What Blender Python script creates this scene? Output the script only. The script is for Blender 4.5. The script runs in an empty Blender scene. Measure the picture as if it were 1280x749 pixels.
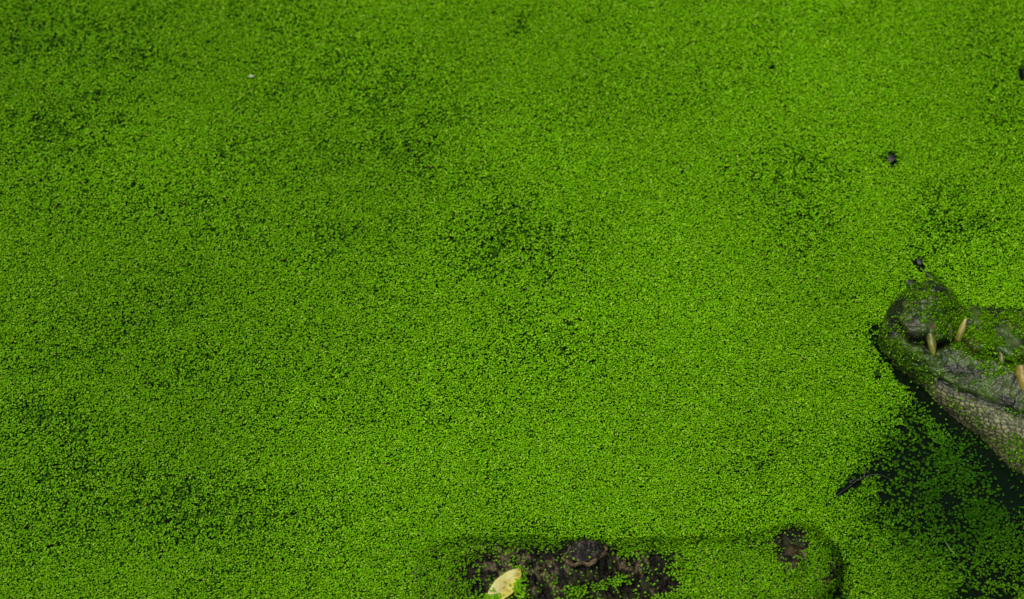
import bpy, math
import numpy as np
from mathutils import Vector
from mathutils.bvhtree import BVHTree

# ------------------------------------------------------------------ camera, sky, sun, exposure
scene = bpy.context.scene
PITCH = math.radians(60)            # looking down on the pond from a walkway
DIST = 3.2                          # metres from the lens to the middle of the picture
FOCAL, SENSOR = 90.0, 36.0
CAMV = np.array([0, -math.cos(PITCH), math.sin(PITCH)])    # towards the camera
UPV = np.array([0, math.sin(PITCH), math.cos(PITCH)])      # up in the picture
CAM = CAMV * DIST
cd = bpy.data.cameras.new('camera')
cam = bpy.data.objects.new('camera', cd)
scene.collection.objects.link(cam)
cam.location = CAM
cam.rotation_euler = (math.pi / 2 - PITCH, 0, 0)
cd.lens, cd.sensor_width = FOCAL, SENSOR
cd.clip_start, cd.clip_end = 0.05, 500
cd.dof.use_dof = True
cd.dof.focus_distance = 3.08
cd.dof.aperture_fstop = 3.2
scene.camera = cam

SUN_EL, SUN_AZ = math.radians(70), math.radians(-100)       # azimuth from +Y towards +X
w = bpy.data.worlds.new('World'); scene.world = w; w.use_nodes = True
nt = w.node_tree
sky = nt.nodes.new('ShaderNodeTexSky'); sky.sky_type = 'NISHITA'; sky.sun_disc = False
sky.sun_elevation = SUN_EL; sky.sun_rotation = SUN_AZ
sky.air_density = 1.0; sky.dust_density = 4.0; sky.ozone_density = 1.0
bg = nt.nodes['Background']; bg.inputs['Strength'].default_value = 0.07
nt.links.new(sky.outputs['Color'], bg.inputs['Color'])
sd = bpy.data.lights.new('sun', 'SUN'); sd.energy = 1.5; sd.angle = math.radians(25); sd.color = (1, .95, .85)
so = bpy.data.objects.new('sun', sd); scene.collection.objects.link(so)
sdir = Vector((math.sin(SUN_AZ) * math.cos(SUN_EL), math.cos(SUN_AZ) * math.cos(SUN_EL), math.sin(SUN_EL)))
so.rotation_euler = sdir.to_track_quat('Z', 'Y').to_euler()
scene.view_settings.view_transform = 'Standard'
scene.view_settings.look = 'None'
scene.view_settings.exposure = 0.86
scene.view_settings.gamma = 1.0
scene.view_settings.use_curve_mapping = False

# ------------------------------------------------------------------ helpers
rng = np.random.default_rng(7)
C = scene.collection
KPX = FOCAL / SENSOR * 1280

def project(P):
    """world points -> photograph pixels"""
    R = P - CAM
    d = R @ (-CAMV)
    return 640 + R[:, 0] / d * KPX, 374.5 - (R @ UPV) / d * KPX

def ray(px, py):
    d = -CAMV + np.array([1, 0, 0]) * (px - 640) / KPX + UPV * (374.5 - py) / KPX
    return d / np.linalg.norm(d)

def ground(px, py, z=0.0):
    d = ray(px, py)
    return CAM + d * ((z - CAM[2]) / d[2])

def hash3(i, j, k, seed=0):
    n = (i.astype(np.int64) * 374761393 + j.astype(np.int64) * 668265263 + k.astype(np.int64) * 2147483647 + seed * 974711) & 0xFFFFFFFF
    n = ((n ^ (n >> 13)) * 1274126177) & 0xFFFFFFFF
    n = ((n ^ (n >> 16)) * 2246822519) & 0xFFFFFFFF
    n = n ^ (n >> 15)
    return (n & 0xFFFFFF) / float(0xFFFFFF)

def vnoise(x, y, z=None, seed=0):
    if z is None: z = np.zeros_like(x)
    i, j, k = np.floor(x), np.floor(y), np.floor(z)
    f, g, h = x - i, y - j, z - k
    f, g, h = f * f * (3 - 2 * f), g * g * (3 - 2 * g), h * h * (3 - 2 * h)
    r = 0
    for a in (0, 1):
        for b in (0, 1):
            for c in (0, 1):
                r = r + hash3(i + a, j + b, k + c, seed) * (f if a else 1 - f) * (g if b else 1 - g) * (h if c else 1 - h)
    return r

def fbm(x, y, z=None, o=4, seed=0):
    s, a, t = 0, .5, 0
    if z is None: z = np.zeros_like(x)
    for q in range(o):
        s = s + a * vnoise(x * 2 ** q, y * 2 ** q, z * 2 ** q, seed + q); t += a; a *= .5
    return s / t

def voronoi(x, y, seed=0, jit=.75):
    """F1, F2 and a cell id on a jittered grid"""
    i, j = np.floor(x), np.floor(y)
    d1 = np.full(x.shape, 9.); d2 = np.full(x.shape, 9.); cid = np.zeros(x.shape)
    z = np.zeros_like(i)
    for a in (-1, 0, 1):
        for b in (-1, 0, 1):
            h1 = hash3(i + a, j + b, z, seed); h2 = hash3(i + a, j + b, z + 1, seed)
            d = np.hypot(i + a + .5 + (h1 - .5) * jit - x, j + b + .5 + (h2 - .5) * jit - y)
            n = d < d1
            d2 = np.where(n, d1, np.minimum(d2, d)); cid = np.where(n, hash3(i + a, j + b, z + 2, seed), cid)
            d1 = np.where(n, d, d1)
    return d1, d2, cid

def sstep(a, b, x):
    t = np.clip((x - a) / (b - a), 0, 1)
    return t * t * (3 - 2 * t)

def mix(a, b, t):
    return a + (b - a) * t

def tag(o, label=None, cat=None, kind=None, group=None):
    if label: o['label'] = label
    if cat: o['category'] = cat
    if kind: o['kind'] = kind
    if group: o['group'] = group
    return o

def link(name, me, mat, parent=None):
    o = bpy.data.objects.new(name, me)
    C.objects.link(o)
    if mat: me.materials.append(mat)
    if parent: o.parent = parent
    return o

def mesh_np(name, V, nper, idx, smooth=True):
    """fast mesh: V (n,3); idx flat loop indices, nper corners per face"""
    me = bpy.data.meshes.new(name)
    nf = len(idx) // nper
    me.vertices.add(len(V)); me.vertices.foreach_set('co', np.ascontiguousarray(V, np.float32).ravel())
    me.loops.add(len(idx)); me.loops.foreach_set('vertex_index', np.ascontiguousarray(idx, np.int32))
    me.polygons.add(nf); me.polygons.foreach_set('loop_start', np.arange(0, len(idx), nper, dtype=np.int32))
    if smooth: me.polygons.foreach_set('use_smooth', np.ones(nf, bool))
    me.update(calc_edges=True)
    return me

def attr(me, name, domain, col):
    a = me.attributes.new(name, 'FLOAT_COLOR', domain)
    c = np.ones((len(col), 4), np.float32); c[:, :3] = col
    a.data.foreach_set('color', c.ravel())

def pts(P): return np.array(P, float)

# ------------------------------------------------------------------ materials
def mat_new(name, col=(.1, .1, .1), rough=.5, spec=.5):
    m = bpy.data.materials.new(name); m.use_nodes = True
    b = m.node_tree.nodes['Principled BSDF']
    b.inputs['Base Color'].default_value = (*col, 1)
    b.inputs['Roughness'].default_value = rough
    b.inputs['Specular IOR Level'].default_value = spec
    return m, m.node_tree, b

def mat_attr(name, rough, spec=.5, bump=None, translucent=0):
    m, t, b = mat_new(name, rough=rough, spec=spec)
    a = t.nodes.new('ShaderNodeAttribute'); a.attribute_name = 'pigment'
    t.links.new(a.outputs['Color'], b.inputs['Base Color'])
    if bump:
        tc = t.nodes.new('ShaderNodeTexCoord'); n = t.nodes.new('ShaderNodeTexNoise')
        n.inputs['Scale'].default_value = bump[0]; n.inputs['Detail'].default_value = 5
        bp = t.nodes.new('ShaderNodeBump'); bp.inputs['Strength'].default_value = bump[1]; bp.inputs['Distance'].default_value = .002
        t.links.new(tc.outputs['Object'], n.inputs['Vector']); t.links.new(n.outputs['Fac'], bp.inputs['Height'])
        t.links.new(bp.outputs['Normal'], b.inputs['Normal'])
        r = t.nodes.new('ShaderNodeMapRange'); r.inputs['To Min'].default_value = rough - .12; r.inputs['To Max'].default_value = rough + .2
        t.links.new(n.outputs['Fac'], r.inputs['Value']); t.links.new(r.outputs['Result'], b.inputs['Roughness'])
    if translucent:
        tr = t.nodes.new('ShaderNodeBsdfTranslucent'); mx = t.nodes.new('ShaderNodeMixShader'); mx.inputs[0].default_value = translucent
        t.links.new(a.outputs['Color'], tr.inputs['Color'])
        t.links.new(b.outputs[0], mx.inputs[1]); t.links.new(tr.outputs[0], mx.inputs[2])
        t.links.new(mx.outputs[0], t.nodes['Material Output'].inputs['Surface'])
    return m

M_weed = mat_attr('duckweed_fronds', .5, .03, translucent=.12)
M_skin = mat_attr('wet_reptile_skin', .24, .11, bump=(420, 1.0))
M_skin_lit = mat_attr('wet_snout_skin', .22, .28, bump=(330, .6))
M_tooth = mat_attr('tooth_enamel', .35, .5, bump=(400, .2))
M_leaf = mat_attr('dry_leaf', .5, .4, bump=(300, .25), translucent=.15)
M_bark = mat_attr('wet_bark', .45, .5, bump=(500, .6))

M_water, t, b = mat_new('murky_water', (.002, .006, .0018), .06, .13)
b.inputs['IOR'].default_value = 1.33
tc = t.nodes.new('ShaderNodeTexCoord'); n = t.nodes.new('ShaderNodeTexNoise'); n.inputs['Scale'].default_value = 14; n.inputs['Detail'].default_value = 3
bp = t.nodes.new('ShaderNodeBump'); bp.inputs['Strength'].default_value = .25; bp.inputs['Distance'].default_value = .01
t.links.new(tc.outputs['Object'], n.inputs['Vector']); t.links.new(n.outputs['Fac'], bp.inputs['Height']); t.links.new(bp.outputs['Normal'], b.inputs['Normal'])

M_far, t, b = mat_new('far_duckweed', (.1, .25, .01), .7, .03)
tc = t.nodes.new('ShaderNodeTexCoord'); v = t.nodes.new('ShaderNodeTexVoronoi'); v.inputs['Scale'].default_value = 280
n = t.nodes.new('ShaderNodeTexNoise'); n.inputs['Scale'].default_value = 3; n.inputs['Detail'].default_value = 6
cr = t.nodes.new('ShaderNodeValToRGB'); cr.color_ramp.elements[0].color = (.10, .27, .001, 1); cr.color_ramp.elements[1].color = (.05, .15, .001, 1)
cr.color_ramp.elements[0].position = .25; cr.color_ramp.elements[1].position = .75
ad = t.nodes.new('ShaderNodeMath'); ad.operation = 'MULTIPLY_ADD'; ad.inputs[1].default_value = .5
t.links.new(tc.outputs['Object'], v.inputs['Vector']); t.links.new(tc.outputs['Object'], n.inputs['Vector'])
t.links.new(n.outputs['Fac'], ad.inputs[0]); t.links.new(v.outputs['Distance'], ad.inputs[2])
t.links.new(ad.outputs[0], cr.inputs['Fac']); t.links.new(cr.outputs['Color'], b.inputs['Base Color'])

# ------------------------------------------------------------------ the pond
WATER_Z = -0.003
me = bpy.data.meshes.new('pond_water')
S = 80
me.from_pydata([(-S, -S, WATER_Z), (S, -S, WATER_Z), (S, S, WATER_Z), (-S, S, WATER_Z)], [], [(0, 1, 2, 3)])
tag(link('pond_water', me, M_water), 'dark still pond water under the floating green duckweed', 'water', kind='structure')

# ------------------------------------------------------------------ crocodiles
def smooth_interp(x, keys, vals):
    r = np.interp(x, keys, vals)
    return r

def s_samples(fine=.0013, head=.46, total=2.7):
    s = [0, .0003, .0009, .0018]
    while s[-1] < head: s.append(s[-1] + fine)
    st = fine
    while s[-1] < total:
        st = min(st * 1.25, .05); s.append(s[-1] + st)
    return np.array(s)

def croc_grid(tip, d0, U0, d1, U1, prof, bend=(.33, .85), nth=300):
    """one continuous skin from snout tip to tail tip; returns arrays on a (ns, nth) grid"""
    s = s_samples()
    ns = len(s)
    tt = sstep(bend[0], bend[1], s)[:, None]
    D = mix(d0[None], d1[None], tt); D /= np.linalg.norm(D, axis=1, keepdims=True)
    U = mix(U0[None], U1[None], tt); U = U - (U * D).sum(1, keepdims=True) * D; U /= np.linalg.norm(U, axis=1, keepdims=True)
    L = np.cross(U, -D)
    ds = np.diff(s, prepend=0)[:, None]
    ctr = tip + np.cumsum(D * ds, axis=0)
    kern = np.hanning(15); kern /= kern.sum()
    def pf(v):
        fine = np.linspace(0, 2.7, 2701); a = np.interp(fine, prof['s'], v)
        k = np.hanning(25); k /= k.sum()
        a2 = np.convolve(np.pad(a, 12, mode='edge'), k, 'valid')
        blend = sstep(.012, .03, fine)
        a = mix(a, a2, blend)
        r = np.interp(s, fine, a)
        return r * np.where(s < .03, np.sqrt(np.clip(1 - (1 - np.clip(s / .03, 0, 1)) ** 2, 0, 1)), 1)
    W, T, B = pf(prof['w']), pf(prof['t']), pf(prof['b'])
    th = np.linspace(-np.pi, np.pi, nth, endpoint=False)
    S_, TH = np.meshgrid(s, th, indexing='ij')
    c, sn = np.cos(TH), np.sin(TH)
    p = prof.get('p', .8)
    A = W[:, None] * np.sign(c) * np.abs(c) ** p
    H = np.where(sn > 0, T[:, None], B[:, None]) * np.sign(sn) * np.abs(sn) ** p
    return dict(s=S_, th=TH, A=A, H=H, W=W[:, None], T=T[:, None], B=B[:, None], ctr=ctr[:, None], D=D[:, None], U=U[:, None], L=L[:, None])

def grid_pos(g):
    return g['ctr'] + g['A'][..., None] * g['L'] + g['H'][..., None] * g['U']

def grid_normals(P):
    dt = np.roll(P, -1, 1) - np.roll(P, 1, 1)
    dsv = np.gradient(P, axis=0)
    N = np.cross(dsv, dt)
    N /= np.linalg.norm(N, axis=2, keepdims=True) + 1e-12
    N[:3] = N[3]
    return N

def arc(P):
    d = np.linalg.norm(np.diff(P, axis=1, append=P[:, :1]), axis=2)
    a = np.cumsum(d, axis=1) - d
    mid = a.shape[1] // 2
    return a - a[:, mid:mid + 1]            # arc length measured from theta = 0

def grid_mesh(name, P, col):
    ns, nth, _ = P.shape
    i = np.arange(ns - 1)[:, None]; j = np.arange(nth)[None]; j2 = (j + 1) % nth
    idx = np.stack([i * nth + j, i * nth + j2, (i + 1) * nth + j2, (i + 1) * nth + j], -1).reshape(-1)
    me = mesh_np(name, P.reshape(-1, 3), 4, idx[::-1].copy())
    attr(me, 'pigment', 'POINT', col.reshape(-1, 3))
    return me

def unit(v): v = np.array(v, float); return v / np.linalg.norm(v)

def tri_arrays(P):
    return P.reshape(-1, 3)

# --- crocodile 1: snout with bared teeth, rolled on its side, at the right
S1 = [0, .01, .025, .045, .065, .082, .10, .135, .19, .25, .31, .36, .42, .50, .60, .80, 1.2, 1.6, 2.2, 2.7]
prof1 = dict(s=S1,
    w=[.032, .037, .045, .051, .048, .041, .043, .053, .066, .078, .088, .095, .10, .10, .10, .14, .17, .15, .07, .004],
    t=[.046, .052, .058, .063, .061, .056, .054, .056, .066, .076, .078, .072, .065, .06, .06, .08, .10, .09, .05, .004],
    b=[.024, .034, .045, .055, .063, .070, .079, .100, .136, .160, .165, .15, .13, .12, .11, .13, .14, .11, .06, .004], p=.72)
phi = math.radians(24)
d1s = unit(np.array([.963, 0, 0]) - .262 * UPV + .04 * CAMV)
U1 = math.cos(phi) * UPV - math.sin(phi) * CAMV
tip1 = ground(1101, 411, .022)
g = croc_grid(tip1, d1s, U1, unit([.86, -.22, -.60]), unit([.1, .35, .9]), prof1, bend=(.20, .40))
g['ctr'][:, 0, 2] = np.where(g['ctr'][:, 0, 2] < -.12, -.12 - .10 * np.tanh((-.12 - g['ctr'][:, 0, 2]) / .10), g['ctr'][:, 0, 2])
s, A, H, th = g['s'], g['A'], g['H'], g['th']
P = grid_pos(g); N = grid_normals(P); ar = arc(P)
hn = H                                              # height above the mouth line
# wavy mouth line: premaxilla hangs, notch behind it, maxilla hangs again
hm = -.018 * sstep(0, .03, s) - .006 * np.exp(-((s - .05) / .02) ** 2) + .010 * np.exp(-((s - .088) / .014) ** 2) - .007 * np.exp(-((s - .15) / .03) ** 2) + .003 * np.sin(s * 150)
e = hn - hm
front = sstep(0, .02, s)
groove = np.exp(-(e / (.0035 + .0040 * np.exp(-((s - .042) / .036) ** 2))) ** 2)
lips = np.exp(-((e - .009) / .006) ** 2) * .0035 + np.exp(-((e + .010) / .007) ** 2) * .0025
side = (A > -.01)
notch = np.exp(-((s - .086) / .010) ** 2) * np.exp(-((e - .006) / .014) ** 2)
edge = -.058 - .030 * sstep(.04, .2, s)
jawgroove = np.exp(-((hn - edge) / .004) ** 2) * sstep(.05, .075, s)
throat = sstep(0, -.004, hn - edge) * sstep(.045, .07, s)
upper = sstep(-.002, .004, e)
# scales of the throat, pebbly skin above
cx = s + .0014 * (vnoise(s * 120, ar * 120, seed=3) - .5)
f1, f2, cid = voronoi(cx / .0068 + ar / .022, ar / .0052, seed=11, jit=.6)
cell = sstep(.07, .30, f2 - f1)
q1, q2, qid = voronoi(s / .011, ar / .009, seed=21, jit=1)
peb = sstep(.0, .35, q2 - q1)
lump = fbm(s * 28, ar * 28, seed=31) - .5
fine = fbm(s * 190, ar * 190, seed=41) - .5
wr = np.abs(fbm(s * 45, ar * 90, seed=51) - .5) * 2
disp = (-.013 * groove + lips - .007 * notch) * front - .004 * jawgroove
disp += throat * (.0014 * cell - .0005 + .0004 * (cid - .5))
disp += (1 - throat) * (.0016 * peb + .0026 * fine - .0016 * (1 - sstep(0, .25, wr)))
disp += .006 * lump * sstep(0, .03, s)
disp -= .008 * (1 - upper) * sstep(.10, .05, s) * sstep(.004, .02, s)
# knob of the nostrils at the top of the snout tip, swelling round tooth roots
disp += .008 * np.exp(-((s - .05) / .022) ** 2 - ((hn - .052) / .02) ** 2)
disp += .007 * np.exp(-((s - .14) / .028) ** 2 - ((e - .022) / .018) ** 2)
disp -= .006 * np.exp(-((s - .088) / .012) ** 2) * upper
disp = np.where(s < .004, disp * s / .004, disp)
disp *= (1 - sstep(.45, .6, s) * .6)
P1 = P + N * disp[..., None]
n1 = fbm(s * 35, ar * 35, seed=61); n2 = fbm(s * 90, ar * 90, seed=71); n3 = fbm(s * 16, ar * 16, seed=81)
col = np.zeros(P.shape)
def setc(c, m):
    global col
    col = mix(col, np.array(c)[None, None], np.clip(m, 0, 1)[..., None])
setc((.008, .011, .004), np.ones_like(s))
setc((.060, .072, .028), sstep(.50, .68, n1) * upper * .9)                                # paler patches on the snout
setc((.048, .066, .024), (1 - upper) * (1 - throat) * sstep(.36, .60, n1) * sstep(.055, .10, s))               # grey green lower jaw
setc((.040, .070, .007), sstep(.47, .62, n2) * .9)
smear = np.clip(sstep(.42, .60, n3) * upper * sstep(.06, .10, s) + .5 * sstep(.5, .62, n3), 0, 1)
setc((.035, .085, .004), smear * sstep(.28, .5, n2) * .9)                                     # algae film
setc((.025, .028, .012), sstep(.16, .0, wr) * (1 - throat) * .7)
pale = mix(.30, 1.1, cid) * mix(.25, 1.1, sstep(.3, .65, n3))
thr = np.array((.17, .175, .075))[None, None] * pale[..., None]
thr = mix(thr, np.array((.12, .15, .03))[None, None], (sstep(.50, .66, n1) * .6)[..., None])
thr = mix(np.array((.014, .018, .008))[None, None], thr, cell[..., None])
col = mix(col, thr, throat[..., None])
setc((.008, .009, .006), np.clip(groove * 1.2 * front + jawgroove * .8, 0, 1))
setc((.10, .075, .03), sstep(.62, .8, n2) * upper * .7)
me = grid_mesh('crocodile', P1, col)
croc1 = link('crocodile', me, M_skin_lit)
tag(croc1, 'crocodile with bared yellow teeth lifting its snout sideways out of the duckweed', 'crocodile')
N1 = grid_normals(P1)
bv1 = BVHTree.FromPolygons([tuple(v) for v in P1[:330].reshape(-1, 3)],
    [(i * 300 + j, i * 300 + (j + 1) % 300, (i + 1) * 300 + (j + 1) % 300, (i + 1) * 300 + j) for i in range(329) for j in range(300)])

def hit(bv, px, py):
    r = bv.ray_cast(Vector(CAM), Vector(ray(px, py)))
    return np.array(r[0]), np.array(r[1])

def tooth(root, tipd, length, rad, side, cbase, ctip, parent, bend=.15, sink=.006):
    """curved tapering cone with a rounded point"""
    tipd = unit(tipd); side = unit(side - np.dot(side, tipd) * tipd); oth = np.cross(tipd, side)
    nr, nc = 12, 14
    V, K = [], []
    for i in range(nr):
        t_ = i / (nr - 1)
        z = -sink + (length + sink) * t_
        r = rad * (1 - t_ ** 2.8) ** .62 * (1 + .12 * math.sin(t_ * 3)) if i < nr - 1 else rad * .03
        off = bend * length * t_ ** 2
        for j in range(nc):
            a = 2 * math.pi * j / nc
            rr = r * (1 + .06 * math.sin(3 * a + i))
            V.append(root + tipd * z + side * (off + rr * math.cos(a)) + oth * rr * .85 * math.sin(a))
            nv = .75 + .5 * hash3(np.array([i // 2]), np.array([j]), np.array([int(length * 1e5)]))[0]
            K.append(mix(np.array(cbase), np.array(ctip), t_ ** .8) * nv)
    idx = []
    for i in range(nr - 1):
        for j in range(nc):
            j2 = (j + 1) % nc
            idx += [i * nc + j, i * nc + j2, (i + 1) * nc + j2, (i + 1) * nc + j]
    me = mesh_np('tooth', np.array(V), 4, np.array(idx))
    attr(me, 'pigment', 'POINT', np.array(K))
    return link('tooth', me, M_tooth, parent)

L1 = np.cross(U1, -d1s)
YEL, TAN, PAL = (.10, .088, .004), (.15, .12, .013), (.29, .265, .07)
def t1(px, py, dirpx, length, rad, cb, ct, out=.12, sink=.006):
    p, n_ = hit(bv1, px, py)
    d = np.array([1, 0, 0]) * dirpx[0] - UPV * dirpx[1] + CAMV * out
    return tooth(p, d, length, rad, CAMV, cb, ct, croc1, sink=sink)
t1(1164, 423, (.12, 1), .022, .0060, (.055, .068, .004), (.16, .155, .010))
t1(1200, 420, (.30, -1), .024, .0050, YEL, PAL)
t1(1187, 412, (.05, 1), .016, .0040, (.05, .07, .008), (.09, .11, .02))
t1(1252, 446, (.1, 1), .018, .0045, (.06, .08, .008), (.12, .13, .02))
t1(1277, 463, (.16, 1), .029, .0085, TAN, (.23, .165, .013))

# --- crocodile 2: head lying level, almost wholly under duckweed, at the bottom
S2 = [0, .01, .025, .045, .065, .085, .10, .14, .19, .25, .31, .36, .42, .46, .52, .60, .80, 1.2, 1.6, 2.2, 2.7]
prof2 = dict(s=S2,
    w=[.030, .037, .046, .052, .052, .047, .046, .052, .060, .069, .082, .098, .112, .115, .112, .11, .15, .19, .15, .07, .004],
    t=[.022, .026, .029, .031, .030, .029, .029, .031, .033, .035, .038, .040, .034, .022, .014, .02, .06, .10, .09, .05, .004],
    b=[.018, .022, .028, .033, .036, .037, .038, .042, .05, .055, .06, .065, .07, .07, .07, .08, .12, .14, .11, .06, .004], p=.85)
d2s = unit([-.977, -.200, -.010])
tip2 = ground(1046, 703, .002)
g = croc_grid(tip2, d2s, np.array([0, 0, 1.]), unit([-.90, -.28, -.36]), np.array([0, 0, 1.]), prof2, bend=(.37, .52))
# level the trunk again further back
zc = g['ctr'][:, 0, 2]; g['ctr'][:, 0, 2] = np.maximum(zc, -.17)
s, A, H, th = g['s'], g['A'], g['H'], g['th']
P = grid_pos(g); N = grid_normals(P); ar = arc(P)
top = sstep(0, .3, np.sin(th))
def bump(s0, a0, rs, ra, pw=2): return np.exp(-(((s - s0) / rs) ** 2 + ((A - a0) / ra) ** 2) ** (pw / 2))
disp = np.zeros_like(s)
disp += .007 * bump(.058, 0, .018, .020, 4)                                  # nostril disc
disp -= .004 * np.exp(-((np.hypot(s - .058, A) - .024) / .004) ** 2)
for sg in (1, -1):
    disp -= .008 * bump(.046, sg * .0085 + .001, .0035, .0055)               # nostril slits
    disp += .011 * bump(.300, sg * .047, .034, .026, 3)                      # brow
    # ridge running forward from the brow, second one nearer the middle
    ra = np.interp(s, [.19, .24, .29, .33], [.026, .036, .040, .042])
    disp += .010 * np.exp(-((A - sg * ra) / .009) ** 2) * sstep(.185, .23, s) * sstep(.36, .30, s)
    ra = np.interp(s, [.19, .26, .31], [.006, .012, .020])
    disp += .007 * np.exp(-((A - sg * ra) / .007) ** 2) * sstep(.195, .235, s) * sstep(.33, .29, s)
disp += .010 * sstep(.34, .365, s) * sstep(.45, .42, s) * sstep(.080, .068, np.abs(A))   # flat skull table
f1, f2, cid = voronoi(s / .0085, ar / .0075, seed=13, jit=.9)
cell = sstep(.03, .38, f2 - f1)
h1, h2, hid = voronoi(s / .0042, ar / .0042, seed=17, jit=1)
cell2 = sstep(.02, .35, h2 - h1)
lump = fbm(s * 32, ar * 32, seed=33) - .5
fine = fbm(s * 170, ar * 170, seed=43) - .5
rough_ = mix(.35, 1, sstep(.17, .22, s))
disp += top * rough_ * (.0042 * cell * (.4 + cid) + .0024 * cell2 * hid + .005 * fine) + .008 * rough_ * lump * top * sstep(0, .03, s)
disp = np.where(s < .004, disp * s / .004, disp)
P2 = P + N * (disp * (1 - sstep(.6, .9, s)))[..., None]
n1 = fbm(s * 40, ar * 40, seed=63); n2 = fbm(s * 120, ar * 120, seed=73)
col = np.zeros(P.shape)
setc((.005, .0042, .002), np.ones_like(s))
setc((.024, .021, .011), cell * cell2 * sstep(.35, .6, n2))
setc((.17, .13, .07), sstep(.60, .66, n1) * sstep(.46, .62, n2) * cell2 * .8)
setc((.03, .05, .008), sstep(.60, .7, n2) * .4)
disc = bump(.058, 0, .021, .021, 6)
setc((.050, .036, .015), disc * sstep(.45, .6, n2) * .8)
setc((.26, .20, .13), bump(.0400, .004, .003, .004) * .9)
me = grid_mesh('crocodile', P2, col)
croc2 = link('crocodile', me, M_skin)
tag(croc2, 'crocodile with dark rough head almost wholly hidden under duckweed, yellow leaf on it', 'crocodile')
L2 = np.cross(np.array([0, 0, 1.]), -d2s)

def on2(s0, a0):
    i = np.argmin(np.abs(s[:, 0] - s0)); row = A[i] + (np.sin(th[i]) < 0) * 9
    j = np.argmin(np.abs(row - a0))
    return P2[i, j]

def eye(a0):
    c = on2(.296, a0)
    nr, nc = 26, 72
    F = -d2s; U = np.array([0, 0, 1.])
    out = unit(L2 * np.sign(a0) * .5 + U)
    x_ = F - np.dot(F, out) * out; x_ = unit(x_); y_ = np.cross(out, x_)
    # domed lid with ring wrinkles
    r_, a_ = np.meshgrid(np.linspace(0, 1, nr), np.linspace(0, 2 * np.pi, nc, endpoint=False), indexing='ij')
    rad = .0195 * r_
    X, Y = rad * np.cos(a_) * 1.12, rad * np.sin(a_) * .92
    nz = fbm(X * 300 + 5, Y * 300, seed=91)
    hgt = .014 * np.sqrt(np.clip(1 - (r_ * .98) ** 2, 0, 1)) - .004 + .0011 * np.sin(r_ * 20 + nz * 15) + .0016 * (nz - .5)
    V = c + X[..., None] * x_ + Y[..., None] * y_ + hgt[..., None] * out
    kc = mix(np.array((.010, .009, .008)), np.array((.12, .10, .075)), (sstep(.2, .9, np.sin(r_ * 20 + nz * 15)) * sstep(.35, .65, nz) * (1.1 - .6 * r_))[..., None])
    me = grid_mesh('eyelid', V, kc); link('eyelid', me, M_skin, croc2)
    # fold of tan skin under the eye
    sg = np.sign(a0)
    ph = np.linspace(math.radians(165), math.radians(372), 40)
    pr = np.linspace(0, 2 * np.pi, 10, endpoint=False)
    PH, PR = np.meshgrid(ph, pr, indexing='ij')
    nz = fbm(PH * 5, PR * .8, seed=95)
    rr = (.0024 + .0030 * (nz - .3)) * np.sin((PH - ph[0]) / (ph[-1] - ph[0]) * np.pi).clip(.12) ** .5
    R = .0185 + .006 * (vnoise(PH * 4, PH * 0, seed=99) - .5) + rr * np.cos(PR)
    X, Y, Z = R * np.cos(PH) * 1.3, R * np.sin(PH) * .95 * sg * (1 if a0 > 0 else 1), rr * np.sin(PR) - .0035 + .0015 * np.sin(PH * 9)
    V = c + X[..., None] * x_ + Y[..., None] * y_ + Z[..., None] * out
    kc = mix(np.array((.05, .035, .02)), np.array((.15, .11, .05)), sstep(.50, .66, fbm(PH * 9, PR * 1.5, seed=97))[..., None])
    me = grid_mesh('eye_fold', V, kc); link('eye_fold', me, M_skin, croc2)
eye(.047); eye(-.047)
N2 = grid_normals(P2)

# ------------------------------------------------------------------ height of the animals over the water (for weed lying on them)
GX0, GX1, GY0, GY1, GD = -1.1, 1.5, -1.1, .75, .002
nx, ny = int((GX1 - GX0) / GD) + 1, int((GY1 - GY0) / GD) + 1
def raster(P):
    Hm = np.full((nx, ny), -1.)
    q = P.reshape(-1, 3)
    for ox in (0, .5):
        for oy in (0, .5):
            i = np.floor((q[:, 0] - GX0) / GD + ox).astype(int); j = np.floor((q[:, 1] - GY0) / GD + oy).astype(int)
            ok = (i >= 0) & (i < nx) & (j >= 0) & (j < ny)
            np.maximum.at(Hm, (i[ok], j[ok]), q[ok, 2])
    return Hm
H1, H2 = raster(P1), raster(P2)
def blur(a, n):
    k = np.ones(n) / n
    a = np.apply_along_axis(lambda v: np.convolve(np.pad(v, n // 2, mode='edge'), k, 'valid'), 0, a)
    return np.apply_along_axis(lambda v: np.convolve(np.pad(v, n // 2, mode='edge'), k, 'valid'), 1, a)
H2d = H2.copy()
for ox in (-1, 0, 1):
    for oy in (-1, 0, 1):
        H2d = np.maximum(H2d, np.roll(np.roll(H2, ox, 0), oy, 1))
H2c = blur(np.maximum(H2d, 0), 3)
H2n = blur(H2c, 5)
G2x, G2y = np.gradient(H2n, GD)
def look(Hm, x, y):
    i = np.clip(((x - GX0) / GD).round().astype(int), 0, nx - 1); j = np.clip(((y - GY0) / GD).round().astype(int), 0, ny - 1)
    return Hm[i, j]

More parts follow.
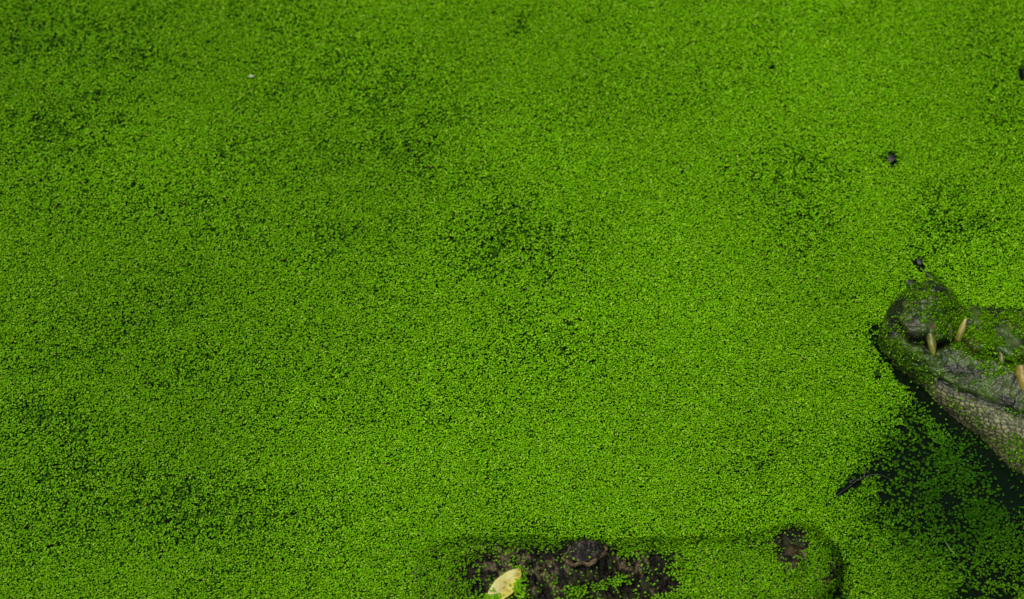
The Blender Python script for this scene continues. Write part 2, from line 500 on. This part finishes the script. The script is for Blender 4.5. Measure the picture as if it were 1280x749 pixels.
# ------------------------------------------------------------------ duckweed
# where the mat is thin: photograph pixels (x, y, half width, half height, angle, strength)
THIN = [(-40, 374, 330, 600, 0, .12), (560, 820, 300, 120, 0, .05), (1190, 680, 130, 100, 0, .22), (110, 40, 90, 26, 15, .30), (20, 45, 40, 40, 0, .34), (150, 95, 60, 34, 50, .34), (150, 150, 14, 8, 40, .3), (210, 75, 50, 16, -20, .3),
    (20, 150, 50, 22, 0, .30), (60, 175, 60, 22, 10, .3), (330, 118, 22, 14, 0, .3), (345, 20, 40, 26, 0, .34), (420, 70, 60, 36, 20, .34),
    (480, 105, 70, 26, 35, .34), (530, 165, 55, 40, 35, .42), (300, 205, 120, 30, -10, .16), (230, 245, 120, 40, -5, .22), (330, 290, 120, 26, -8, .2),
    (425, 289, 28, 10, -5, .32), (600, 265, 56, 44, 10, .32), (640, 305, 60, 34, 10, .30), (690, 430, 70, 26, -5, .32), (670, 330, 90, 60, 0, .24),
    (60, 250, 90, 34, 0, .16), (390, 430, 120, 30, 0, .16), (300, 470, 70, 20, -5, .26), (45, 540, 50, 30, 0, .36), (240, 625, 110, 36, -14, .40),
    (210, 650, 60, 26, -14, .34), (60, 640, 80, 60, 0, .2), (380, 520, 110, 20, 0, .2), (650, 30, 16, 12, 45, .42), (985, 215, 55, 32, 10, .46), (1010, 280, 42, 30, 40, .42),
    (1190, 280, 46, 44, 0, .36), (760, 110, 60, 30, 40, .16), (860, 120, 60, 22, 0, .14), (1240, 60, 40, 50, 0, .22), (1260, 160, 30, 60, 0, .22),
    (960, 570, 30, 22, 30, .30), (430, 350, 120, 40, 0, .14), (600, 480, 130, 40, 0, .14), (110, 400, 120, 40, 0, .16), (440, 650, 120, 60, 0, .12),
    # holes and small clear spots
    (1114, 198, 7, 8, 0, 1.5), (966, 85, 3, 3, 0, 1.4), (1139, 355, 6, 6, 0, 1.5), (1149, 330, 5, 8, 10, 1.4), (1163, 345, 14, 3, -42, .7), (1277, 93, 5, 8, 0, 1.3),
    (1172, 356, 5, 5, 0, 1.2), (1247, 390, 40, 4, -3, 1.3), (1097, 471, 4, 4, 0, 1.2), (1127, 470, 5, 12, 30, 1.1), (1108, 447, 7, 7, 0, 1.1), (1097, 411, 12, 5, 10, .8), (1090, 425, 14, 14, 0, .25),
    # churned water below the bared snout
    (1138, 470, 26, 12, -45, 1.2), (1116, 450, 24, 8, -55, 1.1), (1104, 422, 10, 12, 0, .9), (1175, 505, 40, 13, -44, 1.3), (1225, 560, 62, 20, -42, 1.25), (1262, 600, 42, 46, 0, 1.05), (1272, 560, 40, 40, 0, 1.4), (1188, 630, 17, 18, 0, .9), (1190, 565, 50, 34, -35, .72), (1215, 610, 60, 46, 0, .6),
    (1205, 640, 90, 46, -20, .34), (1230, 690, 60, 40, 0, .40), (1160, 590, 60, 34, 0, .40), (1270, 720, 44, 30, 0, .5), (1215, 745, 40, 14, 0, .55), (1120, 600, 50, 34, 0, .22), (1105, 650, 40, 30, 0, .22),
    (1140, 525, 14, 10, -40, .9), (1165, 560, 46, 60, -30, .42), (1100, 610, 60, 60, 0, .12), (1125, 560, 30, 40, 0, .14), (1137, 592, 16, 5, 0, .9), (1110, 623, 9, 4, 0, .9), (1142, 660, 4, 9, 0, .8), (1160, 515, 22, 14, -40, .7), (1112, 593, 14, 4, 0, .7), (1072, 601, 18, 6, 35, .9), (1052, 615, 12, 3.5, 38, .8),
    # edge of the hidden snout, thinned so its far side reads as shaded
    (1050, 725, 14, 34, -15, .34), (1042, 716, 6, 10, -20, .8), (1030, 738, 12, 10, 40, .5), (1000, 756, 34, 8, 0, .6), (1038, 700, 10, 30, 0, .2), (890, 675, 100, 9, 0, .42), (760, 678, 60, 8, 0, .3),
    (598, 716, 26, 26, 0, .5), (640, 690, 60, 16, 0, .22), (1050, 740, 12, 20, -20, .55)]
def thinness(px, py):
    t_ = np.zeros_like(px)
    for (x, y, rx, ry, an, k) in THIN:
        a = -math.radians(an); dx, dy = px - x, py - y
        u = (dx * math.cos(a) + dy * math.sin(a)) / rx; v_ = (-dx * math.sin(a) + dy * math.cos(a)) / ry
        if rx * ry > 300 and x < 1100 and k < .5: u, v_, k = u / 1.2, v_ / 1.2, k * .62      # broad soft mottling
        t_ = np.maximum(t_, 0) + k * np.exp(-(u * u + v_ * v_) * .9)
    return t_

# bare skin on the hidden crocodile's head
BARE = [(733, 695, 27, 20, 0, 1.6), (735, 715, 40, 10, 0, 1.2), (680, 703, 20, 14, 0, 1.05), (655, 695, 14, 8, 0, .8), (690, 730, 34, 20, 0, .72), (795, 706, 34, 9, 8, 1.3),
    (810, 726, 26, 16, 0, .9), (790, 740, 46, 9, 6, 1.0), (830, 728, 8, 12, 0, .9), (988, 683, 15, 18, 0, 1.9), (625, 705, 22, 14, 0, .8), (605, 725, 20, 24, 0, .72),
    (760, 712, 22, 8, 20, .9), (745, 747, 60, 6, 0, .7), (668, 745, 34, 14, 0, .7), (1000, 668, 6, 6, 0, .9), (712, 742, 16, 12, 0, -.6), (775, 728, 16, 6, 0, -.5)]
def bareness(px, py):
    t_ = np.zeros_like(px)
    for (x, y, rx, ry, an, k) in BARE:
        a = -math.radians(an); dx, dy = px - x, py - y
        u = (dx * math.cos(a) + dy * math.sin(a)) / rx; v_ = (-dx * math.sin(a) + dy * math.cos(a)) / ry
        t_ = t_ + k * np.exp(-(u * u + v_ * v_))
    return t_

def gs(px, py, x, y, rx, ry, an=0):
    a = -math.radians(an); dx, dy = px - x, py - y
    u = (dx * math.cos(a) + dy * math.sin(a)) / rx; v_ = (-dx * math.sin(a) + dy * math.cos(a)) / ry
    return np.exp(-(u * u + v_ * v_))

def fronds(P, Nn, ln, wd, tilt, col, seed, name='duckweed'):
    """each frond a tilted, slightly cupped six-sided oval"""
    r = np.random.default_rng(seed)
    n = len(P)
    Nn = Nn + r.normal(0, 1, (n, 3)) * tilt[:, None]
    Nn /= np.linalg.norm(Nn, axis=1, keepdims=True)
    a = r.uniform(0, 2 * np.pi, n)
    ref = np.stack([np.cos(a), np.sin(a), r.normal(0, .05, n)], 1)
    X = ref - (ref * Nn).sum(1, keepdims=True) * Nn; X /= np.linalg.norm(X, axis=1, keepdims=True)
    Y = np.cross(Nn, X)
    k = np.arange(6) * np.pi / 3
    ca, sa = np.cos(k), np.sin(k) * np.array([1, 1.06, 1.0, 1, 1.0, 1.06])
    V = P[:, None] + X[:, None] * (ca[None, :, None] * ln[:, None, None]) + Y[:, None] * (sa[None, :, None] * wd[:, None, None]) \
        + Nn[:, None] * ((np.abs(sa) - .5)[None, :, None] * .18 * wd[:, None, None])
    me = mesh_np(name, V.reshape(-1, 3), 6, np.arange(n * 6), smooth=False)
    attr(me, 'pigment', 'FACE', col)
    return me

def weed_colour(n, r, x, y, old=None):
    base = np.array([.114, .310, .0008])
    deep = np.array([.076, .225, .0006]); lime = np.array([.21, .40, .008])
    u = r.random(n)
    big = fbm(x * 5 + 3, y * 5, seed=201)
    c = mix(base[None], deep[None], (sstep(.35, .9, u) * .8)[:, None])
    c = mix(c, lime[None], (sstep(.22, .0, u) * .75)[:, None])
    c = mix(c, np.array([.24, .43, .035])[None], ((u > .30) & (u < .36))[:, None] * .7)  # scattered pale fronds: glints put into the colour
    c = c * mix(.86, 1.08, sstep(-.72, .35, x + .25 * (big - .5)))[:, None]  # darker towards the left: uneven light put into the frond colour
    c = c * mix(.82, 1.15, big)[:, None] * r.normal(1, .10, n).clip(.6, 1.5)[:, None]
    brown = r.random(n) < .0012
    c[brown] = np.array([.22, .24, .03])
    return c

def jitter_grid(x0, x1, y0, y1, sp, r, j=.5):
    gx, gy = np.meshgrid(np.arange(x0, x1, sp), np.arange(y0, y1, sp * .92), indexing='ij')
    gx = gx + (np.arange(gx.shape[1])[None] % 2) * sp * .5
    x = (gx + r.uniform(-j, j, gx.shape) * sp).ravel(); y = (gy + r.uniform(-j, j, gy.shape) * sp).ravel()
    return x, y

MX0, MX1, MY0, MY1 = -.72, .72, -.58, .572          # detailed mat: what the camera sees and a border round it
r = np.random.default_rng(3)
x, y = jitter_grid(MX0, MX1, MY0, MY1, .0021, r, .32)
z2 = look(H2c, x, y); z1 = look(H1, x, y)
z = np.maximum(z2, 0)
P0 = np.stack([x, y, z], 1)
px, py = project(P0)
clump = .40 * fbm(x * 80, y * 92, o=2, seed=301) + .60 * vnoise(x * 210, y * 240, seed=303)
strk = fbm(x * 20 + y * 8, y * 44 - x * 10, o=3, seed=311)
th_ = thinness(px, py)
patch = sstep(.42, .72, fbm(x * 7, y * 9, o=4, seed=321)) * .22
fine_t = np.where(th_ > 1, th_, th_ * (.45 + 1.3 * sstep(.38, .66, clump)))
dens = .965 - fine_t - patch * 1.0 * sstep(.42, .62, strk) - .16 * sstep(.60, .74, clump)
on2m = z2 > .002
drift = fbm(x * 34 + 9, y * 34, o=4, seed=331)
def churn_fn(px, py):
    return (np.clip(1.3 * gs(px, py, 1205, 615, 80, 62, -20) + 1.0 * gs(px, py, 1265, 640, 40, 60) + .8 * gs(px, py, 1155, 545, 34, 34), 0, 1),
        1.2 * gs(px, py, 1262, 585, 40, 22, -25) + 1.1 * gs(px, py, 1275, 630, 18, 34) + gs(px, py, 1250, 588, 46, 16, -35) + gs(px, py, 1188, 632, 15, 15) + .9 * gs(px, py, 1180, 525, 36, 10, -42) + .6 * gs(px, py, 1265, 615, 16, 22) + .9 * gs(px, py, 1172, 508, 40, 12, -42))
churn, hard = churn_fn(px, py)
floor_ = churn * .62 * sstep(.43, .58, drift) * (1 - .7 * hard).clip(0, 1) + .05 * churn
dens = np.where(th_ > .3, np.maximum(dens, floor_), dens)
bare = bareness(px, py)
dens = np.where(on2m, np.minimum(dens, np.maximum(.84 - bare * (.65 + 1.1 * sstep(.36, .58, clump)), .07)), dens)
steep = np.hypot(look(G2x, x, y), look(G2y, x, y))
keep = (r.random(len(x)) < dens) & ~(z1 > 0.0)
x, y, z, z2, on2m, th_, clump = [q[keep] for q in (x, y, z, z2, on2m, th_, clump)]
n = len(x)
Nn = np.stack([-look(G2x, x, y), -look(G2y, x, y), np.ones(n)], 1); Nn /= np.linalg.norm(Nn, axis=1, keepdims=True)
Pt = np.stack([x, y, z + r.uniform(.0002, .0026, n)], 1) + Nn * np.where(on2m, .0022, .0008)[:, None]
ln = r.uniform(.00105, .00155, n); wd = ln * r.uniform(.68, .92, n)
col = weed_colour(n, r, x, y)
sparse = sstep(.25, .8, th_)                            # fronds in thin, churned-up spots are darker and bigger
pxk, pyk = project(Pt)
chk = np.clip(gs(pxk, pyk, 1215, 610, 95, 85, -20) * 1.4, 0, 1)
col *= (mix(1, .72, sparse) * mix(1, .42, chk) * mix(1, .64, np.clip(1.4 * gs(pxk, pyk, 1240, 690, 165, 115), 0, 1)) * np.where(on2m, .84, 1))[:, None]  # broad lower-right oval: a soft shadow put into the frond colour
ln = ln * mix(1, r.uniform(.6, 1.6, n), np.clip(sparse * chk * 1.5, 0, 1)); wd = ln * r.uniform(.5, .9, n)
tilt = np.full(n, .20)
# fronds clinging to the steep sides of the hidden head
def cling(Pg, Ng, parts_i, n, seed, dens_fn, spread=.001):
    r = np.random.default_rng(seed)
    q = Pg[:parts_i].reshape(-1, 3); nn = Ng[:parts_i].reshape(-1, 3)
    e1 = np.linalg.norm(np.roll(Pg[:parts_i], -1, 1) - Pg[:parts_i], axis=2).ravel()
    px, py = project(q)
    wgt = e1 * dens_fn(px, py, q) * (q[:, 2] > -.001) * (nn[:, 2] > -.25)
    i = r.choice(len(q), n, p=wgt / wgt.sum())
    return q[i] + r.normal(0, .0009, (n, 3)) + nn[i] * r.uniform(.0003, .0030, n)[:, None], nn[i]
def d2f(px, py, q):
    c = fbm(q[:, 0] * 90, q[:, 1] * 90, q[:, 2] * 90, o=3, seed=405)
    return (.25 + sstep(.40, .6, c)) * (1 - .85 * gs(px, py, 1041, 716, 6, 10)) * sstep(840, 900, px) * (1 - np.clip(bareness(px, py), 0, 1))
okN = N2.copy(); okN[..., 2] = np.where(N2[..., 2] > .72, -1, N2[..., 2])
SP, SN = cling(P2, okN, 260, 5200, 18, d2f)
nl = len(SP)
Pt = np.concatenate([Pt, SP]); Nn = np.concatenate([Nn, SN])
ll = r.uniform(.0011, .0017, nl); ln = np.concatenate([ln, ll]); wd = np.concatenate([wd, ll * .8])
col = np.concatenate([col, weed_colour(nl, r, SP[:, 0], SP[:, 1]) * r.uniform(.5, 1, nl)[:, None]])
# a few fronds washed onto the yellow leaf
nl = 190
lpx = np.concatenate([r.normal(648, 4.0, 110), r.normal(617, 6, 80)]); lpy = np.concatenate([r.normal(735, 9, 110), r.normal(748, 4.5, 80)])
lzv = look(H2n, *[np.array(q) for q in zip(*[ground(a_, b_, .035)[:2] for a_, b_ in zip(lpx, lpy)])])
LP = np.array([ground(a_, b_, q + .009) for a_, b_, q in zip(lpx, lpy, lzv)])
Pt = np.concatenate([Pt, LP]); Nn = np.concatenate([Nn, np.tile([[0, 0, 1.]], (nl, 1))])
ll = r.uniform(.0012, .0019, nl); ln = np.concatenate([ln, ll]); wd = np.concatenate([wd, ll * .75]); tilt = np.full(len(ln), .20)
col = np.concatenate([col, weed_colour(nl, r, LP[:, 0], LP[:, 1])])
col[:len(chk)] *= mix(np.ones(3)[None], np.array([.62, 1.0, 1.0])[None], chk[:, None])
# lower, older layer that fills most gaps
xu, yu = jitter_grid(MX0, MX1, MY0, MY1, .0033, r, .35)
pxu, pyu = project(np.stack([xu, yu, 0 * xu], 1))
thu = thinness(pxu, pyu)
churn_u, hard_u = churn_fn(pxu, pyu)
ku = (r.random(len(xu)) < np.where(churn_u > .3, .42 * (1 - hard_u).clip(0, 1), np.where(thu > .55, 1.05 - 1.1 * thu, .97 - .3 * thu))) & ~(look(H1, xu, yu) > 0)
zu2 = look(H2c, xu, yu); pxu, pyu = project(np.stack([xu, yu, zu2], 1))
ku &= (zu2 < .001) | (r.random(len(xu)) < .62 - 1.3 * bareness(pxu, pyu))
xu, yu, zu2 = xu[ku], yu[ku], zu2[ku]; nu = len(xu)
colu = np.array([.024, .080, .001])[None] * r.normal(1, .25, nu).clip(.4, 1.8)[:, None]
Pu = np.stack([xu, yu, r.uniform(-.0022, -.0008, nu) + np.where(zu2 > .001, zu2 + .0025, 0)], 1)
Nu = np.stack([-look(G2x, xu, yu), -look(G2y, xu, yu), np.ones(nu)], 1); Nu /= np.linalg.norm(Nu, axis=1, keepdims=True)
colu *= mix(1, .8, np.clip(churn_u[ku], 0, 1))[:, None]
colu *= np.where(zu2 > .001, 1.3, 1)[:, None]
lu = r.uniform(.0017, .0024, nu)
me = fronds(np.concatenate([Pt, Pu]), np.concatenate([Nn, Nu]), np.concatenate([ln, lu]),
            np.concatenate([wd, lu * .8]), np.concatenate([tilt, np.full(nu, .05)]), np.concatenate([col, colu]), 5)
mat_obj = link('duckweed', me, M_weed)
tag(mat_obj, 'bright green mat of tiny duckweed leaves covering the whole pond', 'duckweed', kind='stuff')

def d1f(px, py, q):
    c = fbm(q[:, 0] * 90, q[:, 1] * 90, q[:, 2] * 90, o=3, seed=401)
    d = 1.8 * gs(px, py, 1245, 412, 60, 24, -8) + 1.1 * gs(px, py, 1235, 445, 34, 20, -18) + .8 * gs(px, py, 1190, 385, 20, 18) + .45 * gs(px, py, 1150, 375, 30, 9) \
        + .35 * gs(px, py, 1180, 412, 30, 10) + .22 * gs(px, py, 1120, 425, 26, 12, -30) + .22 * gs(px, py, 1285, 570, 40, 40) + .6 * gs(px, py, 1270, 420, 30, 30) + .6 * gs(px, py, 1160, 365, 36, 8) + .4 * gs(px, py, 1110, 418, 16, 22) + .3 * gs(px, py, 1140, 455, 30, 14, -35) + .06
    d = d - .5 * gs(px, py, 1262, 425, 9, 12) - .8 * gs(px, py, 1204, 405, 8, 15) - .8 * gs(px, py, 1166, 436, 8, 13) - .9 * gs(px, py, 1278, 475, 9, 18) - .6 * gs(px, py, 1205, 450, 26, 14, -20) - 1.2 * gs(px, py, 1255, 388, 45, 3)
    return d.clip(0) * sstep(.38, .62, c)
Pc, Nc = cling(P1, N1, 260, 21000, 8, d1f)
r = np.random.default_rng(12)
n = len(Pc)
colc = weed_colour(n, r, Pc[:, 0], Pc[:, 1]) * r.uniform(.15, .95, n)[:, None]
lc = r.uniform(.0007, .0017, n)
me = fronds(Pc, Nc, lc, lc * r.uniform(.35, .8, n), np.full(n, .5), colc, 13)
o = link('duckweed', me, M_weed)
tag(o, 'torn duckweed clumps stuck on the toothy crocodile snout', 'duckweed', kind='stuff')

# wide mat round the detailed part: tiles of fronds set side by side, then a plain sheet to the far shore
r = np.random.default_rng(21)
TS = .288
xt, yt = jitter_grid(0, TS, 0, TS, .0025, r)
nt_ = len(xt)
kt = r.random(nt_) < .93 - .3 * sstep(.5, .7, fbm(xt * 30, yt * 30, seed=501))
xt, yt = xt[kt] - TS / 2, yt[kt] - TS / 2; nt_ = len(xt)
lt = r.uniform(.0014, .0021, nt_)
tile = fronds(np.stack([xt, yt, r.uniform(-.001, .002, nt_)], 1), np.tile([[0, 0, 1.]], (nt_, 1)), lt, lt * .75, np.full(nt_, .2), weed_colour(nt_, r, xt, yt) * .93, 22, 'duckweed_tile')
tile.materials.append(M_weed)
tile_ob = bpy.data.objects.new('duckweed_tile', tile)
tp = []
for i in range(-9, 14):
    for j in range(-8, 14):
        cx_, cy_ = MX0 + TS * (i + .5), MY0 + TS * (j + .5)
        if 0 <= i < 5 and 0 <= j < 4: continue
        tp.append((cx_, cy_, 0))
TX0, TX1, TY0, TY1 = MX0 - 9 * TS, MX0 + 14 * TS, MY0 - 8 * TS, MY0 + 14 * TS
me = bpy.data.meshes.new('duckweed')
me.from_pydata(tp, [], [])
o = link('duckweed', me, M_weed)
tag(o, 'duckweed spreading over the water round the two crocodiles', 'duckweed', kind='stuff')
ng = bpy.data.node_groups.new('tile_mat', 'GeometryNodeTree')
ng.interface.new_socket('Geometry', in_out='INPUT', socket_type='NodeSocketGeometry'); ng.interface.new_socket('Geometry', in_out='OUTPUT', socket_type='NodeSocketGeometry')
gi, go = ng.nodes.new('NodeGroupInput'), ng.nodes.new('NodeGroupOutput')
oi = ng.nodes.new('GeometryNodeObjectInfo'); oi.inputs['Object'].default_value = tile_ob
ip = ng.nodes.new('GeometryNodeInstanceOnPoints')
rv = ng.nodes.new('FunctionNodeRandomValue'); rv.data_type = 'INT'
rmin = [q for q in rv.inputs if q.name == 'Min' and q.type == 'INT'][0]; rmax = [q for q in rv.inputs if q.name == 'Max' and q.type == 'INT'][0]
rmin.default_value, rmax.default_value = 0, 3
rout = [q for q in rv.outputs if q.type == 'INT'][0]
mu = ng.nodes.new('ShaderNodeMath'); mu.operation = 'MULTIPLY'; mu.inputs[1].default_value = math.pi / 2
cb = ng.nodes.new('ShaderNodeCombineXYZ')
ng.links.new(rout, mu.inputs[0]); ng.links.new(mu.outputs[0], cb.inputs['Z']); ng.links.new(cb.outputs[0], ip.inputs['Rotation'])
ng.links.new(gi.outputs[0], ip.inputs['Points']); ng.links.new(oi.outputs['Geometry'], ip.inputs['Instance']); ng.links.new(ip.outputs[0], go.inputs[0])
md = o.modifiers.new('tiles', 'NODES'); md.node_group = ng
me = bpy.data.meshes.new('duckweed')
zf = .0
ov = [(-70, -70, zf), (70, -70, zf), (70, 70, zf), (-70, 70, zf), (TX0, TY0, zf), (TX1, TY0, zf), (TX1, TY1, zf), (TX0, TY1, zf)]
me.from_pydata(ov, [], [(0, 1, 5, 4), (1, 2, 6, 5), (2, 3, 7, 6), (3, 0, 4, 7)])
tag(link('duckweed', me, M_far), 'far sheet of duckweed reaching to the edges of the pond', 'duckweed', kind='stuff')

# ------------------------------------------------------------------ small floating things
def sweep(name, path, rads, colr, mat, seed=0, nc=8, flat=1.0):
    path = np.array(path, float)
    tq = np.linspace(0, 1, len(path)); tf = np.linspace(0, 1, 40)
    q = np.stack([np.interp(tf, tq, path[:, k]) for k in range(3)], 1)
    k = np.hanning(7); k /= k.sum()
    q = np.stack([np.convolve(np.pad(q[:, c], 3, mode='edge'), k, 'valid') for c in range(3)], 1)
    rr = np.interp(tf, np.linspace(0, 1, len(rads)), rads)
    T = np.gradient(q, axis=0); T /= np.linalg.norm(T, axis=1, keepdims=True)
    Nh = np.cross(T, [0, 0, 1.]); Nh /= np.linalg.norm(Nh, axis=1, keepdims=True); Bh = np.cross(Nh, T)
    a = np.linspace(0, 2 * np.pi, nc, endpoint=False)
    ii, jj = np.meshgrid(np.arange(40), np.arange(nc), indexing='ij')
    nz = fbm(ii * .4 + seed, jj * .7, seed=601)
    R = rr[:, None] * (.65 + .7 * nz)
    V = q[:, None] + (R * np.cos(a)[None])[..., None] * Nh[:, None] + (R * np.sin(a)[None] * flat)[..., None] * Bh[:, None]
    c = np.array(colr[0])[None, None] + (np.array(colr[1]) - np.array(colr[0]))[None, None] * sstep(.4, .7, nz)[..., None]
    return grid_mesh(name, V, c)
DARK = ((.008, .008, .006), (.030, .028, .018))
o = link('twig', sweep('twig', [ground(1042, 625), ground(1050, 616, .001), ground(1061, 609, .0005), ground(1070, 601, .001), ground(1080, 597, .001), ground(1091, 593, .0005), ground(1102, 594, .0), ground(1113, 599, -.002)],
     [.0003, .0005, .0007, .0012, .0009, .0006, .0003], DARK, M_bark), M_bark)
tag(o, 'thin dark forked twig floating on duckweed below the toothy snout', 'twig')
fk = link('side_shoot', sweep('side_shoot', [ground(1080, 597, .004), ground(1081, 590, .006), ground(1083, 582, .007)], [.0012, .0010, .0004], DARK, M_bark, 3), M_bark, o)
fk = link('side_shoot', sweep('side_shoot', [ground(1068, 604, .003), ground(1062, 603, .005), ground(1070, 598, .006)], [.0009, .0008, .0004], DARK, M_bark, 5), M_bark, o)
o = link('twig', sweep('twig', [ground(1150, 334, -.001), ground(1157, 341, .002), ground(1166, 349, .003), ground(1174, 358, .003), ground(1180, 366, .002)],
     [.0008, .0014, .0017, .0015, .0008], ((.012, .022, .005), (.05, .09, .010)), M_bark, 9), M_bark)
tag(o, 'short dark twig lying across the water against the tip of the toothy snout', 'twig')

def chip(px_, py_, rx, ry, h, seed, label, colr=DARK, cat='bark chip', name='bark_chip', rot=0):
    c = ground(px_, py_, .0005)
    th_, ph = np.meshgrid(np.linspace(0, np.pi, 12), np.linspace(0, 2 * np.pi, 20, endpoint=False), indexing='ij')
    nz = fbm(np.cos(ph) * np.sin(th_) * 1.6 + seed, np.sin(ph) * np.sin(th_) * 1.6, np.cos(th_) * 1.6, seed=700 + seed)
    k = .6 + .8 * nz
    X, Y, Z = rx * np.sin(th_) * np.cos(ph) * k, ry * np.sin(th_) * np.sin(ph) * k, h * np.cos(th_) * k
    ca, sa = math.cos(rot), math.sin(rot)
    V = np.stack([c[0] + X * ca - Y * sa, c[1] + X * sa + Y * ca, c[2] + Z], -1)
    cc = np.array(colr[0])[None, None] + (np.array(colr[1]) - np.array(colr[0]))[None, None] * sstep(.5, .7, nz)[..., None]
    o = link(name, grid_mesh(name, V, cc), M_bark)
    return tag(o, label, cat)
chip(1114, 198, .0055, .0062, .003, 1, 'small black bark chip floating alone on open duckweed', rot=.5)
chip(1139, 355, .0055, .0062, .003, 2, 'small black bark chip touching the far side of the toothy snout tip', rot=.3)
chip(1149, 327, .0035, .006, .003, 3, 'narrow black bark chip at the free end of the short twig', rot=.2)
chip(1282, 93, .003, .006, .002, 4, 'dark bark chip floating on duckweed far behind the toothy snout')

def flat_leaf(name, outline, mid0, mid1, z_fn, cols, label, cat, thick=.0006, curl=.003, seed=0):
    """a leaf blade with its own thickness: outline and midrib from points on the surface it lies on"""
    n = 22
    a, b_ = np.array(mid0, float), np.array(mid1, float)
    ax = (b_ - a); Lx = np.linalg.norm(ax[:2]); ux = ax / Lx; uy = np.array([-ux[1], ux[0]])
    V, K = [], []
    for side in (1, -1):
        for i in range(n + 1):
            t_ = i / n
            wl, wr_ = np.interp(t_, outline[0], outline[1]), np.interp(t_, outline[0], outline[2])
            for j in range(13):
                v_ = -1 + j / 6
                off = v_ * (wl if v_ > 0 else wr_)
                p = a[:2] + ux[:2] * Lx * t_ + uy[:2] * off
                zz = z_fn(p[0], p[1]) + .004 + curl * (abs(v_) ** 1.5) - .0012 * math.exp(-(v_ / .12) ** 2) + side * thick / 2 + curl * .6 * math.sin(t_ * 3.1)
                V.append((p[0], p[1], zz))
                q = fbm(np.array([p[0] * 260.]), np.array([p[1] * 260.]), seed=801 + seed)[0]; vein = math.exp(-(v_ / .07) ** 2) * .35
                c = mix(np.array(cols[0]), np.array(cols[1]), sstep(.4, .65, np.array(q)) * .5 + (.5 if v_ < -.05 else 0))
                sv = max(0, math.sin((t_ * 9 - abs(v_) * 1.6) * 6.28)) ** 6 * .35 * (abs(v_) > .06)
                c = mix(c, np.array(cols[2]), min(1, vein + sv + (.8 if q > .66 else 0)))
                V_ = V; K.append(c)
    F = []; m = (n + 1) * 13
    for i in range(n):
        for j in range(12):
            q = [i * 13 + j, (i + 1) * 13 + j, (i + 1) * 13 + j + 1, i * 13 + j + 1]
            F.append(q[::-1]); F.append([m + k_ for k_ in q])
    rim = [i * 13 for i in range(n + 1)] + [n * 13 + j for j in range(1, 13)] + [i * 13 + 12 for i in range(n - 1, -1, -1)] + [j for j in range(11, 0, -1)]
    for q in range(len(rim)):
        u, v_ = rim[q], rim[(q + 1) % len(rim)]
        F.append([u, v_, m + v_, m + u])
    me = mesh_np(name, np.array(V), 4, np.array(F).ravel())
    attr(me, 'pigment', 'POINT', np.array(K))
    return tag(link(name, me, M_leaf), label, cat)
zl = lambda x_, y_: float(look(H2n, np.array([x_]), np.array([y_]))[0])
lz = zl(*ground(630, 735, .04)[:2])
flat_leaf('leaf', ([0, .08, .3, .55, .8, .93, 1], [.001, .005, .011, .013, .010, .005, .0006], [.001, .004, .009, .013, .010, .006, .0006]),
          ground(606, 764, lz), ground(650, 715, lz), zl, ((.56, .53, .20), (.52, .46, .04), (.30, .23, .03)), 'yellow fallen leaf lying on the hidden crocodile head behind its eye', 'leaf')
flat_leaf('petal', ([0, .3, .7, 1], [.0004, .003, .0016, .0003], [.0004, .0015, .0016, .0003]), ground(311, 99), ground(319, 98), lambda a_, b_: 0., ((.30, .42, .18), (.34, .46, .22), (.28, .38, .16)),
          'tiny pale petal alone on the open duckweed', 'petal', curl=.001, seed=3)
o = link('grass_stem', sweep('grass_stem', [ground(1181, 676), ground(1186, 684, .002), ground(1192, 691, .003), ground(1199, 698, .001)], [.0006, .0011, .0011, .0004],
     ((.03, .08, .005), (.06, .13, .008)), M_bark, 13), M_bark)
tag(o, 'short green grass stem floating in the thin duckweed below the toothy jaw', 'grass stem')
